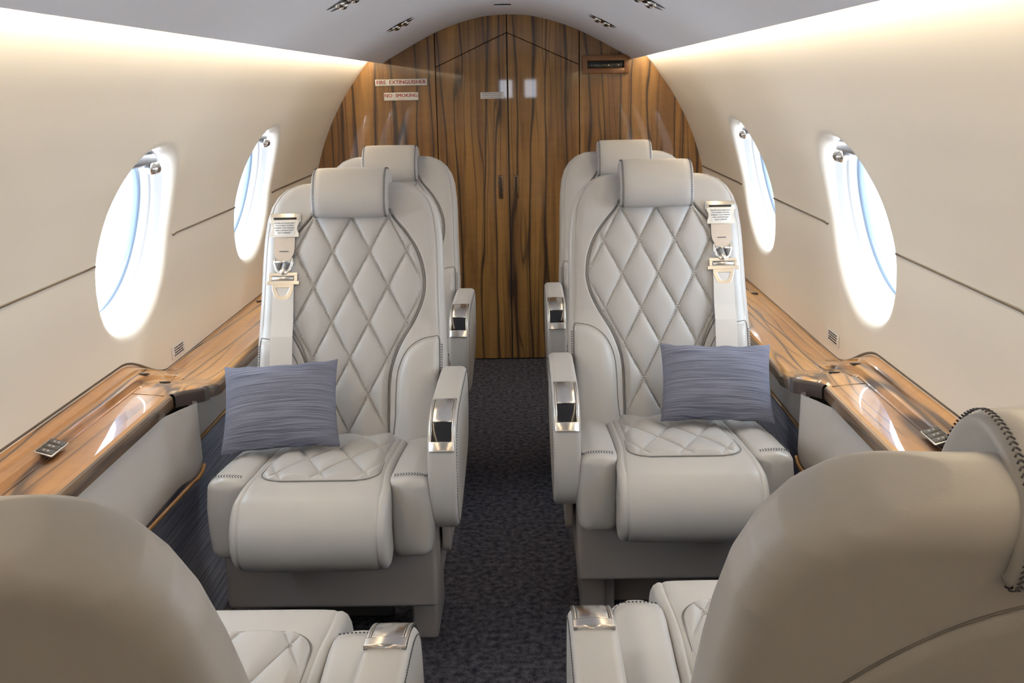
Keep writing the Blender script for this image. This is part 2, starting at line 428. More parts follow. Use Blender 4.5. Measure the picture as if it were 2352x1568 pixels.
# floor
bm = bmesh.new(); add_box(bm, (0, (Y0+Y1)/2, -.01), (1.24, Y1-Y0+.1, .02)); tag(from_bm('floor', bm, CARPET, None, False), kind='structure')
# ceiling: arched headliner with thickness
cx_ = [0, .08, .158, .23, .289, .345, .387, .435, .462, .472]; cz_ = [1.336, 1.331, 1.314, 1.291, 1.266, 1.238, 1.215, 1.189, 1.173, 1.166]
cp = catmull([(a, b) for a, b in zip(cx_, cz_)], 4, False)
cp = np.array([(-a, b) for a, b in cp[::-1]][:-1]+[(a, b) for a, b in cp])
top = np.array([(a*.985, b+.012) for a, b in cp[::-1]])
loop = np.vstack([cp, top]); n = len(loop); V = []; F = []
for y in (Y0, Y1-.001):
    for a, b in loop: V.append((a, y, b))
for i in range(n): F.append((i, (i+1) % n, n+(i+1) % n, n+i))
ceil = mesh('ceiling', V, F, CEIL); tag(ceil, kind='structure')
bm = bmesh.new(); bm.from_mesh(ceil.data); bmesh.ops.recalc_face_normals(bm, faces=bm.faces); bm.to_mesh(ceil.data); bm.free()
def cz(x): return np.interp(abs(x), cx_, cz_)
# ceiling access hatch (raised lip with groove) and its slot
hp = []
x0, x1, ya, yb, r = -.098, .098, 2.55, 3.36, .03
for cxx, cyy, a0 in ((x1-r, yb-r, 0), (x0+r, yb-r, 90), (x0+r, ya+r, 180), (x1-r, ya+r, 270)):
    for k in range(7):
        a = math.radians(a0+15*k); hp.append((cxx+r*math.cos(a), cyy+r*math.sin(a)))
hatch = mesh('ceiling_hatch', [(0, 0, 0)], [], CEIL) if False else None
Vh = [(x, y, cz(x)-.0025) for x, y in hp]+[(x*1.0, y, cz(x)+.002) for x, y in hp]
nh = len(hp); Fh = [(i, (i+1) % nh, nh+(i+1) % nh, nh+i) for i in range(nh)]
# curved hatch skin in strips
xs = np.linspace(x0, x1, 17); Vs = []; Fs = []
for i, x in enumerate(xs):
    inset = r-math.sqrt(max(0, r*r-max(0, abs(x)-(x1-r))**2))
    for y in (ya+inset, yb-inset):
        Vs.append((x, y, cz(x)-.0025))
for i in range(16): Fs.append((2*i, 2*i+1, 2*i+3, 2*i+2))
off = len(Vs); Vs += [(x, y, z+.004) for x, y, z in Vs]
for i in range(16): Fs.append((off+2*i, off+2*i+2, off+2*i+3, off+2*i+1))
for i in range(16):
    Fs.append((2*i, 2*i+2, off+2*i+2, off+2*i)); Fs.append((2*i+1, off+2*i+1, off+2*i+3, 2*i+3))
Fs.append((0, off, off+1, 1)); Fs.append((32, 33, off+33, off+32))
hatch = mesh('ceiling_hatch', Vs, Fs, CEIL, ceil, False)
slot = box('hatch_slot', (-.004, 3.50, 1.334), (.056, .006, .004), DARK, ceil, .001)
# ------------------------------------------------------------------ bulkhead
def TT(x):  # height of the shell above |x|
    x = abs(x); zs = np.linspace(.77, 1.42, 300); ws = w(zs); i = np.argmax(ws <= x) if np.any(ws <= x) else -1
    return zs[i] if x < ws[0] else .77
def BB(x):
    x = abs(x); zs = np.linspace(0, .45, 200); ws = w(zs)
    return 0 if x < ws[0] else zs[min(np.argmax(ws >= x), 199)]
def cols(name, xs_, zb, zt, yf, th, mat, parent=None, kind=None):
    V = []; F = []; n = len(xs_)
    for y in (yf, yf+th):
        for x in xs_: V += [(x, y, zb(x)), (x, y, zt(x))]
    for i in range(n-1):
        a = 2*i; b = 2*n+2*i
        F += [(a, a+2, a+3, a+1), (b, b+1, b+3, b+2), (a+1, a+3, b+3, b+1), (a, b, b+2, a+2)]
    F += [(0, 1, 2*n+1, 2*n), (2*n-2, 4*n-2, 4*n-1, 2*n-1)]
    o = mesh(name, V, F, mat, parent, False)
    md = o.modifiers.new('b', 'BEVEL'); md.width = .0015; md.segments = 2; md.limit_method = 'ANGLE'
    if kind: tag(o, kind=kind)
    return o
YB = Y1
wb = tag(empty('wall_back', (0, YB, 0)), kind='structure'); wb.location = (0, 0, 0)
chev = lambda x: 1.270-.447*abs(x)
for s in (-1, 1):
    xa = np.linspace(.2745, .765, 60)*s
    cols('side_panel', list(sorted(xa)), BB, lambda x: TT(x)+.0, YB, .02, WB, wb)
    xh = sorted(np.linspace(.0015, .2715, 12)*s)
    cols('header_panel', xh, lambda x: chev(x)+.002, TT, YB, .02, WB, wb)
cols('backing_panel', list(np.linspace(-.77, .77, 60)), BB, TT, YB+.021, .01, DARK, wb)
for k, s in enumerate((-1, 1)):
    xd = sorted([.002*s, .2715*s])
    d = cols('door_%d' % (k+1), xd, lambda x: .004, chev, YB-.003, .02, WB, None, 'structure')
    fp = box('finger_pull', (s*.030-.004, YB-.0035, .694), (.019, .004, .092), WE, d, .003)
    box('pull_recess', (s*.030-.004, YB-.0052, .694), (.009, .003, .078), simple('recess_brown', (.05, .03, .015), .5), d, .002)
    if s < 0: box('meeting_strip', (0, YB-.002, .637), (.004, .004, 1.262), DARK, d, .001)
# signs on the bulkhead
XR, ZU, YN = (1, 0, 0), (0, 0, 1), (0, -1, 0)
def sign(name, cx0, cz0, wd_, ht, rows, label, cat):
    e_ = box(name, (0, 0, 0), (wd_, .0012, ht), WHITE, None, .0005); e_.location = (cx0, YB-.0044, cz0)
    e_.rotation_euler = (0, 0, 0)
    for body, size, dz, m_, bold in rows:
        text('lettering', body, size, m_, e_, frame_m((0, -.0009, dz), XR, ZU, YN), bold=bold)
    return tag(e_, label, cat)
s1 = sign('fire_extinguisher_sign', -.405, 1.0965, .197, .0235, [('FIRE  EXTINGUISHER', .0205, 0, RED, -.0008)], 'white sign with red FIRE EXTINGUISHER lettering on wood bulkhead', 'sign')
s2 = sign('no_smoking_sign', -.407, 1.0445, .131, .029, [('NO  SMOKING', .0192, .003, RED, -.0008), ('IN LAVATORY', .0045, -.0105, RED, 0)], 'white sign with red NO SMOKING lettering below the fire extinguisher sign', 'sign')
s3 = sign('door_placard', -.060, 1.042, .088, .024, [('DOORS MUST BE LATCHED', .0062, .0072, INK, 0), ('IN OPEN POSITION DURING', .0058, 0, INK, 0), ('TAXI, T/O AND LANDING', .0062, -.0072, INK, 0)], 'small white placard with three lines of black text on the wood door', 'placard')
for q in (s1, s2): q.rotation_euler = (0, 0, 0)
s3.location.y -= .002
# framed instrument box at the upper right
ib = tag(empty('instrument_box', (.3715, YB, 1.148)), 'brown wood framed box with dark window high on right bulkhead', 'box')
bm = bmesh.new()
add_box(bm, (0, -.012, .0235), (.173, .024, .021), .003); add_box(bm, (0, -.012, -.0235), (.173, .024, .021), .003)
add_box(bm, (-.078, -.012, 0), (.018, .0242, .068), .002); add_box(bm, (.078, -.012, 0), (.018, .0242, .068), .002)
from_bm('frame', bm, WF, ib)
box('glass_window', (0, -.006, 0), (.140, .004, .027), BLACK, ib, .001)
for x, r_ in ((-.052, .003), (.012, .0035), (.05, .0035)):
    bm = bmesh.new(); q = bmesh.ops.create_uvsphere(bm, u_segments=12, v_segments=8, radius=r_); bmesh.ops.translate(bm, vec=(x, -.010, -.003), verts=q['verts'])
    from_bm('indicator', bm, POL, ib)
bm = bmesh.new()
add_box(bm, (-.03, -.0085, -.006), (.032, .002, .006), .001); add_box(bm, (.006, -.0085, -.003), (.034, .002, .010), .002); add_box(bm, (.05, -.0085, -.002), (.028, .002, .012), .003)
from_bm('instrument', bm, simple('instrument_olive', (.10, .09, .05), .3), ib)
# invented front bulkhead, unseen; two windshield panes added for the bulkhead reflections
wf = tag(empty('wall_front', (0, 0, 0)), kind='structure')
WSH = ((-.15, -.04), (.07, .17)); WZ0, WZ1 = .97, 1.12
cols('front_panel', list(np.linspace(-.77, -.15, 20)), BB, TT, Y0-.02, .02, WALL, wf)
cols('front_panel', list(np.linspace(.17, .77, 20)), BB, TT, Y0-.02, .02, WALL, wf)
cols('front_panel', [-.04, .07], lambda x: 0, TT, Y0-.02, .02, WALL, wf)
for a_, b_ in WSH:
    cols('front_panel', [a_, b_], lambda x: 0, lambda x: WZ0, Y0-.02, .02, WALL, wf)
    cols('front_panel', [a_, b_], lambda x: WZ1, TT, Y0-.02, .02, WALL, wf)
    mesh('invented_windshield_pane', [(a_, Y0-.01, WZ0), (b_, Y0-.01, WZ0), (b_, Y0-.01, WZ1), (a_, Y0-.01, WZ1)], [(0, 1, 2, 3)], GLASS, wf, False)
    area('invented_windshield_portal', ((a_+b_)/2, Y0-.03, (WZ0+WZ1)/2), (0, 1, 0), .11, .15, 1, (1, 1, 1), True)
# ------------------------------------------------------------------ air vents on the ceiling
def vent(x, y, label, dup=None):
    e_ = empty('ceiling_vent', (x, y, cz(x)))
    ang = math.atan2(cz(x+.02)-cz(x-.02), .04)
    e_.rotation_euler = (0, -ang, 0)
    for j, yy in enumerate((-.024, .024)):
        V = []; n = 24
        # pointed chrome dish
        for i in range(n+1):
            t = i/n*2-1; hw_ = .016*(1-abs(t)**1.6)+.0002
            for k in range(7):
                q = k/6*2-1; V.append((t*.046, yy+q*hw_, -.001-.004*(1-q*q)*(1-t*t)))
        mesh('vent_rim', np.array(V), gridf(n+1, 7), simple('vent_dark_chrome', (.25, .24, .24), .12, 1), e_)
        for xx in (-.017, .017):
            bm = bmesh.new(); q = bmesh.ops.create_uvsphere(bm, u_segments=16, v_segments=10, radius=.0115)
            bmesh.ops.scale(bm, vec=(1, 1, .45), verts=q['verts']); bmesh.ops.translate(bm, vec=(xx*.85, yy, -.004), verts=q['verts']); from_bm('eyeball', bm, POL, e_)
            bm = bmesh.new(); q = bmesh.ops.create_circle(bm, cap_ends=True, segments=16, radius=.005); bmesh.ops.translate(bm, vec=(xx*.85, yy, -.0095), verts=q['verts'])
            from_bm('nozzle', bm, BLACK, e_, False)
    return tag(e_, label, 'vent', 'chrome air vents in the ceiling')
vent(-.302, 3.17, 'chrome air vent cluster in ceiling left of the bulkhead arch')
vent(.300, 3.21, 'chrome air vent cluster in ceiling right of the bulkhead arch')
vent(-.306, 2.25, 'larger nearer chrome air vent cluster cut by top edge left of centre')
vent(.322, 2.28, 'chrome air vent tip barely showing at the top edge right of centre')
# ------------------------------------------------------------------ side ledges
NEAR = [(.775, .534), (.745, .526), (.7415, .5225), (.738, .522), (.728, .5215), (.724, .520), (.7185, .509), (.715, .5085), (.7135, .5065), (.712, .508), (.668, .5045), (.652, .502), (.646, .499)]
FAR = [(.7755, .457), (.732, .462), (.727, .4625), (.722, .462), (.712, .462), (.708, .4622), (.704, .4635), (.700, .464), (.6985, .464), (.697, .464), (.650, .468), (.624, .4695), (.618, .467)]
NEAR = np.array(NEAR); FAR = np.array(FAR)
def section(y):
    a = smooth01((y-2.00)/.27); b = smooth01((y-1.95)/.20)
    t = np.linspace(0, 1, len(NEAR)); k = (a*(1-t)+b*t)[:, None]
    Pn = NEAR*(1-k)+FAR*k
    # inner corner steps inboard behind the near part
    if y > 1.925: 
        bump = .018*smooth01((y-1.925)/.06)+.012*smooth01((y-1.94)/.05)*(1-smooth01((y-2.02)/.2))
        if y > 2.02: bump = .018+.012*(1-smooth01((y-2.02)/.2)); bump -= .0275*0
        wgt = smooth01((t-.6)/.4); lim = Pn[-1, 0]
        tgt = .645*(1-smooth01((y-1.93)/.055))+.602*smooth01((y-1.93)/.055) if y < 2.0 else .602+.013*smooth01((y-2.0)/.2)
        Pn[:, 0] += (tgt-lim)*wgt
    return Pn
ys = sorted(set(list(np.linspace(Y0, 1.85, 20))+list(np.linspace(1.85, 2.35, 50))+list(np.linspace(2.35, Y1-.005, 10))))
def ledge(s):
    side = 'left' if s < 0 else 'right'
    L = tag(empty('side_ledge', (0, 0, 0)), 'glossy wood topped side ledge along the %s cabin wall' % side, 'ledge', 'wood topped side ledges')
    secs = [section(y) for y in ys]; k = len(NEAR)
    def to(V): return np.array([(s*x, y, z) for x, y, z in V])
    def loft(name, fn, mat, ya=-9, yb_=9, parent=L, smooth=True):
        rows = [(y, fn(P, y)) for y, P in zip(ys, secs) if ya <= y <= yb_]
        m_ = len(rows[0][1]); V = to([(q[0], y, q[1]) for y, r_ in rows for q in r_])
        F = gridf(len(rows), m_)
        if s > 0: F = F[:, ::-1]
        o_ = mesh(name, V, F, mat, parent, smooth); o_.data.set_sharp_from_angle(angle=math.radians(14)); return o_
    wt = loft('wood_top', lambda P, y: P, WL)
    # nosing: near part gold-brown veneer, end cap brown, far part
    def nose(P, y, d=.026):
        x, z = P[-1]; return [(x, z), (x-.004, z-.002), (x-.0065, z-.006), (x-.007, z-.012), (x-.006, z-d), (x+.006, z-d-.001), (x+.02, z-d-.001)]
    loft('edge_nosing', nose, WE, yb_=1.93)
    loft('end_cap', lambda P, y: nose(P, y, .030), CAPM, 1.925, 2.02)
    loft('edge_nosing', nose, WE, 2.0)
    # bead against the wall
    tube('wall_bead', [(s*P[0][0]-s*.003, y, P[0][1]+.003) for y, P in zip(ys, secs)], .0042, BRONZE, L, 8)
    # upper panel (leather), near: slab with rounded far lower corner
    zb = .325
    lean = lambda y, z: .019*smooth01((z-.33)/.14)-(.022+.018*smooth01((z-.33)/.14))*smooth01((y-1.86)/.09)
    yc_ = list(np.linspace(Y0+.02, 1.80, 12))+list(np.linspace(1.83, 1.905, 6))+[1.905+.055*math.sin(math.radians(a)) for a in (15, 30, 45, 60, 72, 82)]+[1.9597]
    V = []
    for y in yc_:
        zb_ = zb if y <= 1.905 else zb+.055-math.sqrt(max(0, .055**2-(y-1.905)**2))
        if y >= 1.9597: V += [(.624+.02+lean(y, z), y, z) for z in [zb_+.004]*3+list(np.linspace(zb_+.006, .475, 8))]; continue
        e2_ = .003 if y > 1.955 else 0
        V += [(.646+lean(y, zb_), y, zb_), (.628+lean(y, zb_), y, zb_), (.6248+lean(y, zb_)+e2_, y, zb_+.0015)]+[(.624+lean(y, z)+e2_, y, z) for z in np.linspace(zb_+.005, .471+.004*float(smooth01((y-1.88)/.04)), 8)]
    F = gridf(len(yc_), 11)
    if s < 0: F = F[:, ::-1]
    up_ = mesh('upper_panel', to(V), F, PANEL, L)
    rl = [(Y0+.02+(1.905-Y0-.02)*k_/12, zb-.0035) for k_ in range(13)]+[(1.905+.0585*math.sin(a), zb+.055-.0585*math.cos(a)) for a in (.3, .6, .9)]
    tube('rail', [(s*(.6215-.022*smooth01((y-1.86)/.09)), y, z) for y, z in rl], .0042, WR, L, 8)
    # lower fabric panel
    mesh('lower_panel', to([(.628, Y0+.02, 0), (.628, 1.95, 0), (.628, 1.95, zb+.02), (.628, Y0+.02, zb+.02)]) if False else to([(.600, Y0+.02, .0), (.600, 3.9, .0), (.634, 3.9, .2), (.634, Y0+.02, .2), (.636, 3.9, .37), (.636, Y0+.02, .37)]), [(0, 1, 2, 3), (3, 2, 4, 5)], FABS, L, False)
    # far upper panel and rail
    slab('upper_panel', [(1.95, .372), (3.95, .372), (3.95, .445), (1.95, .445)], 0, .01, .003, PANEL, L, lambda a, b, t: (s*(.632+t), a, b))
    tube('rail', [(s*.631, y, .3695) for y in (1.93, 2.5, 3.95)], .004, WR, L, 8)
    # flat dark discs painting the shade inside round cup recesses
    for (hx, hy, hz) in ((.685, 2.012, .5045), (.728, 2.016, .5175), (.742, 3.01, .4605)):
        sec = section(hy); zz = np.interp(hx, sec[::-1, 0], sec[::-1, 1])
        bm = bmesh.new(); q = bmesh.ops.create_cone(bm, cap_ends=True, segments=24, radius1=.011, radius2=.011, depth=.002)
        o = from_bm('recess_shade_disc', bm, DARK, L, False); o.location = (s*hx, hy, zz+.0007)
        o.rotation_euler = (math.atan2(np.interp(hx, section(hy+.01)[::-1, 0], section(hy+.01)[::-1, 1])-zz, .01), 0, 0)
    # crossbar where the table leaf ends
    tube('table_seam', [(s*.712, 1.905, .5082), (s*.69, 1.906, .5065), (s*.650, 1.906, .5025)], .0008, BRONZE, L, 6)
    # three-gang switch
    sp_ = empty('switch_plate', (s*.7195, 1.572, .5180)); sp_.parent = L; sp_.rotation_euler = (0, s*math.radians(-17), 0); sp_.scale = (.88, .88, .9)
    bm = bmesh.new(); add_box(bm, (0, 0, 0), (.035, .072, .004), .0015); fr_ = from_bm('plate', bm, CHROME, sp_)
    for j in (-1, 0, 1):
        b_ = box('button', (0, j*.0225, .0018), (.030, .0205, .004), BTN, sp_, .0012)
        for gx in (-.0035, .0035):
            text('glyph', 'W', .0062, INKW, sp_, frame_m((gx, j*.0225, .0042), (0, s, 0), (-s, 0, 0), (0, 0, 1)), bold=.0001) if False else None
        bm = bmesh.new()
        for gx in (-.0042, .0032):
            for gy in (-.0022, .0022):
                add_box(bm, (gx, j*.0225+gy, .0040), (.0055, .0010, .0004))
            add_box(bm, (gx, j*.0225, .0040), (.0012, .0050, .0004))
        from_bm('button_symbol', bm, INKW, sp_, False)
    return L
ledges = {s: ledge(s) for s in (-1, 1)}
# placards on the walls above the ledge
for s, yc, zc, lab in ((-1, 2.348, .485, 'left'), (1, 2.308, .500, 'right')):
    zc0 = zc; e_ = tag(box('wall_placard', (0, 0, 0), (.095, .030*1.0, .0008), WHITE, None, .0003), 'small white text placard on %s wall above the wood ledge' % lab, 'placard', 'wall placards')
    x_ = w(zc)-.0012; slope = (w(zc+.01)-w(zc-.01))/.02
    zv = Vector((s*slope, 0, 1)).normalized(); nv_ = Vector((-s, 0, slope)).normalized(); xv = Vector((0, 1, 0)) if s < 0 else Vector((0, -1, 0))
    mm = frame_m((s*x_, yc, zc), xv, zv, xv.cross(zv)); e_.matrix_world = mm
    for j, row in enumerate(('SEAT MUST BE UPRIGHT AND', 'FULLY OUTBOARD WITH THE', 'HEADREST RAISED DURING', 'TAXI TAKEOFF AND LANDING')):
        text('lettering', row, .0047, INK, e_, frame_m((0, .0085-.0057*j, .0007), (1, 0, 0), (0, 1, 0), (0, 0, 1)))
# ------------------------------------------------------------------ seats
BD = np.array([0, .399, .917]); BN = np.array([0, -.917, .399]); BO = np.array([0, .13, .365])
def bp(u, v, d): # backrest coordinates -> seat coordinates
    u, v, d = np.broadcast_arrays(np.asarray(u, float), np.asarray(v, float), np.asarray(d, float))
    return np.stack([u, BO[1]+BD[1]*v+BN[1]*d, BO[2]+BD[2]*v+BN[2]*d], -1)
_vt = [-.10, .10, .2, .30, .40, .44, .483, .512, .533, .549, .561, .568]
_wt = [.203, .204, .203, .199, .197, .195, .190, .181, .168, .150, .125, .085]
_vg = np.linspace(-.10, .556, 400); _wg = np.interp(_vg, _vt, _wt)
def W(v): return np.interp(v, _vt, _wt)
def Vtop(u): return np.interp(np.abs(u), _wt[3:][::-1], _vt[3:][::-1], left=.568, right=0)
_hv = [-.1, 0, .10, .136, .165, .20, .235, .27, .30, .324, .37, .41, .45, .483, .50, .52]
_hw = [.083, .083, .083, .085, .092, .107, .128, .146, .156, .160, .156, .142, .117, .086, .078, .07]
_hs = np.linspace(-.1, .52, 300); _hh = np.interp(_hs, _hv, _hw)
for _ in range(80): _hh[1:-1] = .25*_hh[:-2]+.5*_hh[1:-1]+.25*_hh[2:]
def H(v): return np.interp(v, _hs, _hh)
def body_d(u, v, r=.030):
    e1 = W(v)-np.abs(u); e2 = (.568-v)*.95; 
    e1 = np.maximum(e1, 0); e2 = np.maximum(e2, 0); e_ = e1*e2/((e1**3+e2**3)**(1/3)+1e-9)
    k = np.clip(e_, 0, r); d = -(r-np.sqrt(np.maximum(0, r*r-(r-k)**2)))
    d = d+.006*smooth01((np.abs(u)-.06)/.1)*smooth01(1-(np.abs(u)-.15)/.05)*.6
    # side wings a little forward in the lower part
    d = d+.012*smooth01((np.abs(u)-.085)/.05)*(1-smooth01((v-.19)/.06))*smooth01(e_/.02)
    return d
def backrest(P):
    nu, nv = 200, 300
    s_ = np.linspace(-1, 1, nu); s_ = np.sign(s_)*(1-(1-np.abs(s_))**1.15)
    t = np.linspace(0, 1, nv); vv = -.10+.668*(1-(1-t)**1.25)
    Sg, Vv = np.meshgrid(s_, vv, indexing='ij'); U = W(Vv)*Sg
    d = body_d(U, Vv)
    edge = np.abs(np.abs(U)-H(Vv)); g = np.exp(-(edge/.003)**2)*(Vv < .50)
    inside = smooth01((H(Vv)-np.abs(U))/.006)*smooth01((.50-Vv)/.01)
    d = d-g*.006-inside*.010
    e1 = W(Vv)-np.abs(U); se = np.exp(-((e1-.0135)/.0013)**2)*smooth01((np.abs(U)-.1)/.02)
    d = d-se*.0035
    # bolster seat: channel
    front = bp(U, Vv, d).reshape(-1, 3)
    db = -.095*np.ones_like(U)+.0
    q1 = np.maximum(W(Vv)-np.abs(U), 0); q2 = np.maximum((.568-Vv)*.95, 0); e_ = q1*q2/((q1**3+q2**3)**(1/3)+1e-9)
    Tk = .060+.030*smooth01((.568-Vv)/.32)
    db = -Tk+(.027-np.sqrt(np.maximum(0, .027**2-(.027-np.clip(e_, 0, .027))**2)))
    back = bp(U, Vv, db).reshape(-1, 3)
    F1 = gridf(nu, nv); F2 = gridf(nu, nv, len(front))[:, ::-1]
    # sew the borders
    idx = lambda i, j: i*nv+j
    b = [idx(i, 0) for i in range(nu)]+[idx(nu-1, j) for j in range(1, nv)]+[idx(i, nv-1) for i in range(nu-2, -1, -1)]+[idx(0, j) for j in range(nv-2, 0, -1)]
    b = np.array(b); b2 = np.roll(b, -1); o = len(front)
    F3 = np.stack([b2, b, b+o, b2+o], 1)
    return mesh('backrest', np.vstack([front, back]), np.vstack([F1, F2, F3]), LEA, P)
def puff(a, b):
    fa = np.abs(a-np.round(a)); fb = np.abs(b-np.round(b))
    q = lambda f: 1-np.exp(-f/.11)
    return q(fa)*q(fb)-.55*(np.exp(-(fa/.022)**2)+np.exp(-(fb/.022)**2))*.35
PU, PV, V0 = .080, .156, .483
def quilt_back(P):
    nu, nv = 180, 300
    s_ = np.linspace(-1, 1, nu); vv = np.linspace(-.05, .505, nv)
    Sg, Vv = np.meshgrid(s_, vv, indexing='ij'); U = (H(Vv)+.0008)*Sg
    e_ = np.minimum(H(Vv)-np.abs(U), 1); rise = np.sqrt(np.clip(e_/.010, 0, 1)*(2-np.clip(e_/.010, 0, 1)))
    pf = puff(U/PU+(Vv-V0)/PV, U/PU-(Vv-V0)/PV)
    d = body_d(U*.5, Vv)*0-.006+rise*.007+pf*.0080*smooth01(e_/.015)
    o = mesh('quilted_back_panel', bp(U, Vv, d).reshape(-1, 3), gridf(nu, nv), LEAQ, P)
    for q_ in (-1, 1):
        vv_ = np.linspace(-.04, .486, 60); tube('seam_shade_line', [tuple(bp(q_*(H(a)+.0012), a, -.0015+float(body_d(np.array(q_*(H(a)+.004)), np.array(a))))) for a in vv_], .0013, SEAM, o, 6)  # thin dark tube, groove shade along the quilt edge put into colour
    segs = []
    def dd(u, v):
        ee = H(v)-abs(u); return -.006+.0062*min(1, ee/.01)+.0010+.001
    for sign_ in (1, -1):
        for k in range(-7, 8):
            for offp in (-.0028, .0028):
                v = -.02
                while v < .485:
                    u = (k-sign_*(v-V0)/PV)*PU+offp
                    v2 = v+.0036; u2 = (k-sign_*(v2-V0)/PV)*PU+offp
                    if abs(u) < H(v)-.004 and abs(u2) < H(v2)-.004 and v2 < .49:
                        segs.append((bp(u, v, dd(u, v)+.0012), bp(u2, v2, dd(u2, v2)+.0012), BN))
                    v += .0056
    stitches('stitching', segs, THREAD, o, .0007)
    return o
def bolster_back(P, s):
    # raised pad beside the hips: outline in (u,v)
    pts = [(.099, -.06), (.099, .05), (.101, .12), (.108, .155), (.124, .185), (.150, .206), (.178, .214), (.190, .213), (.192, .18), (.192, .08), (.190, -.06)]
    C = catmull(pts, 6); nr = 12; c0 = np.array([.150, .07]); V = []
    for q in C:
        for k in range(nr):
            f = k/(nr-1); p_ = c0+(q-c0)*f
            e_ = (1-f)*.05; rise = math.sqrt(max(0, 1-max(0, 1-e_/.014)**2))
            dsurf = float(body_d(np.array(p_[0]), np.array(p_[1])))
            V.append(bp(s*p_[0], p_[1], dsurf-.005+.014*rise+.002*(1-f*f)))
    F = gridf(len(C), nr, closeu=True)
    if s > 0: F = F[:, ::-1]
    o = mesh('back_bolster', np.array(V), F, LEA, P)
    tube('seam_shade_line', [tuple(bp(s*(c0[0]+(q[0]-c0[0])*1.012), c0[1]+(q[1]-c0[1])*1.005, float(body_d(np.array(q[0]), np.array(q[1])))+.0002)) for q in C[:-8]], .0009, SEAM, o, 6)  # dark line painting the shaded seam around the bolster pad
    path = [bp(s*(.1955), v, float(body_d(np.array(.1955), np.array(v)))+.0015) for v in np.linspace(-.02, .205, 20)]
    stitches('stitching', polyline_stitches(path, (BN+np.array([s*.6, 0, 0]))/1.17, .0055, .0035, .0022), DTHREAD, o, .0006)
    return o
def headrest(P):
    # rolled pad that hooks over the top edge, profile in (v,d)
    prof = catmull([(.486, -.002), (.479, .018), (.485, .034), (.504, .045), (.530, .048), (.560, .042), (.583, .024), (.592, -.006), (.587, -.034), (.572, -.052), (.552, -.060), (.536, -.060), (.530, -.046), (.528, -.02), (.505, .0)], 6)
    c0 = np.array([.525, -.008]); V = []; n = len(prof); hw_ = .080
    A = np.linspace(0, math.pi/2, 7); rows = []
    for a in A: rows.append((-hw_+.006*(1-math.sin(a)), .006*(1-math.cos(a)) if False else .010*(1-math.sin(a))))
    xsn = [(-hw_, .010), (-hw_-.0015, .006), (-hw_+.0005, .002), (-hw_+.004, .0015), (-hw_+.007, -.0008), (-hw_+.02, -.0015), (-.03, -.002), (.03, -.002), (hw_-.02, -.0015), (hw_-.007, -.0008), (hw_-.004, .0015), (hw_-.0005, .002), (hw_+.0015, .006), (hw_, .010)]
    for x, ins in xsn:
        Q = inset2(ccw(prof), ins)
        for q in Q: V.append(bp(x, q[0], q[1]))
    F = []
    m_ = len(xsn)
    for r_ in range(m_-1):
        for i in range(n):
            j = (i+1) % n; F.append((r_*n+i, r_*n+j, (r_+1)*n+j, (r_+1)*n+i))
    F.append(tuple(range(n-1, -1, -1))); F.append(tuple(range((m_-1)*n, m_*n)))
    o = mesh('headrest', V, F, LEA, P)
    bm = bmesh.new(); bm.from_mesh(o.data); bmesh.ops.recalc_face_normals(bm, faces=bm.faces); bm.to_mesh(o.data); bm.free()
    segs = []
    Q = ccw(prof); Qo = inset2(Q, -.0006)
    for sx_ in (-1, 1):
        path = [bp(sx_*(hw_-.0035), q[0], q[1]) for q in Qo]; nn = []
        for q, q2 in zip(np.roll(Q, -1, 0), np.roll(Q, 1, 0)):
            t = q-q2; t = t/np.linalg.norm(t); nrm = BD*t[1]-BN*t[0]; nn.append(nrm)
        segs += polyline_stitches(path+[path[0]], np.array(nn+[nn[0]]), .0040, .0028, .0023)
    stitches('stitching', segs, DTHREAD, o, .0006)
    return o
CT = [(.14, .365), (.10, .371), (.0, .385), (-.10, .397), (-.17, .401), (-.22, .400)]
def ctop(y): return np.interp(-np.asarray(y, float), [-.14, -.10, 0, .10, .16, .20], [.365, .371, .385, .397, .402, .404])
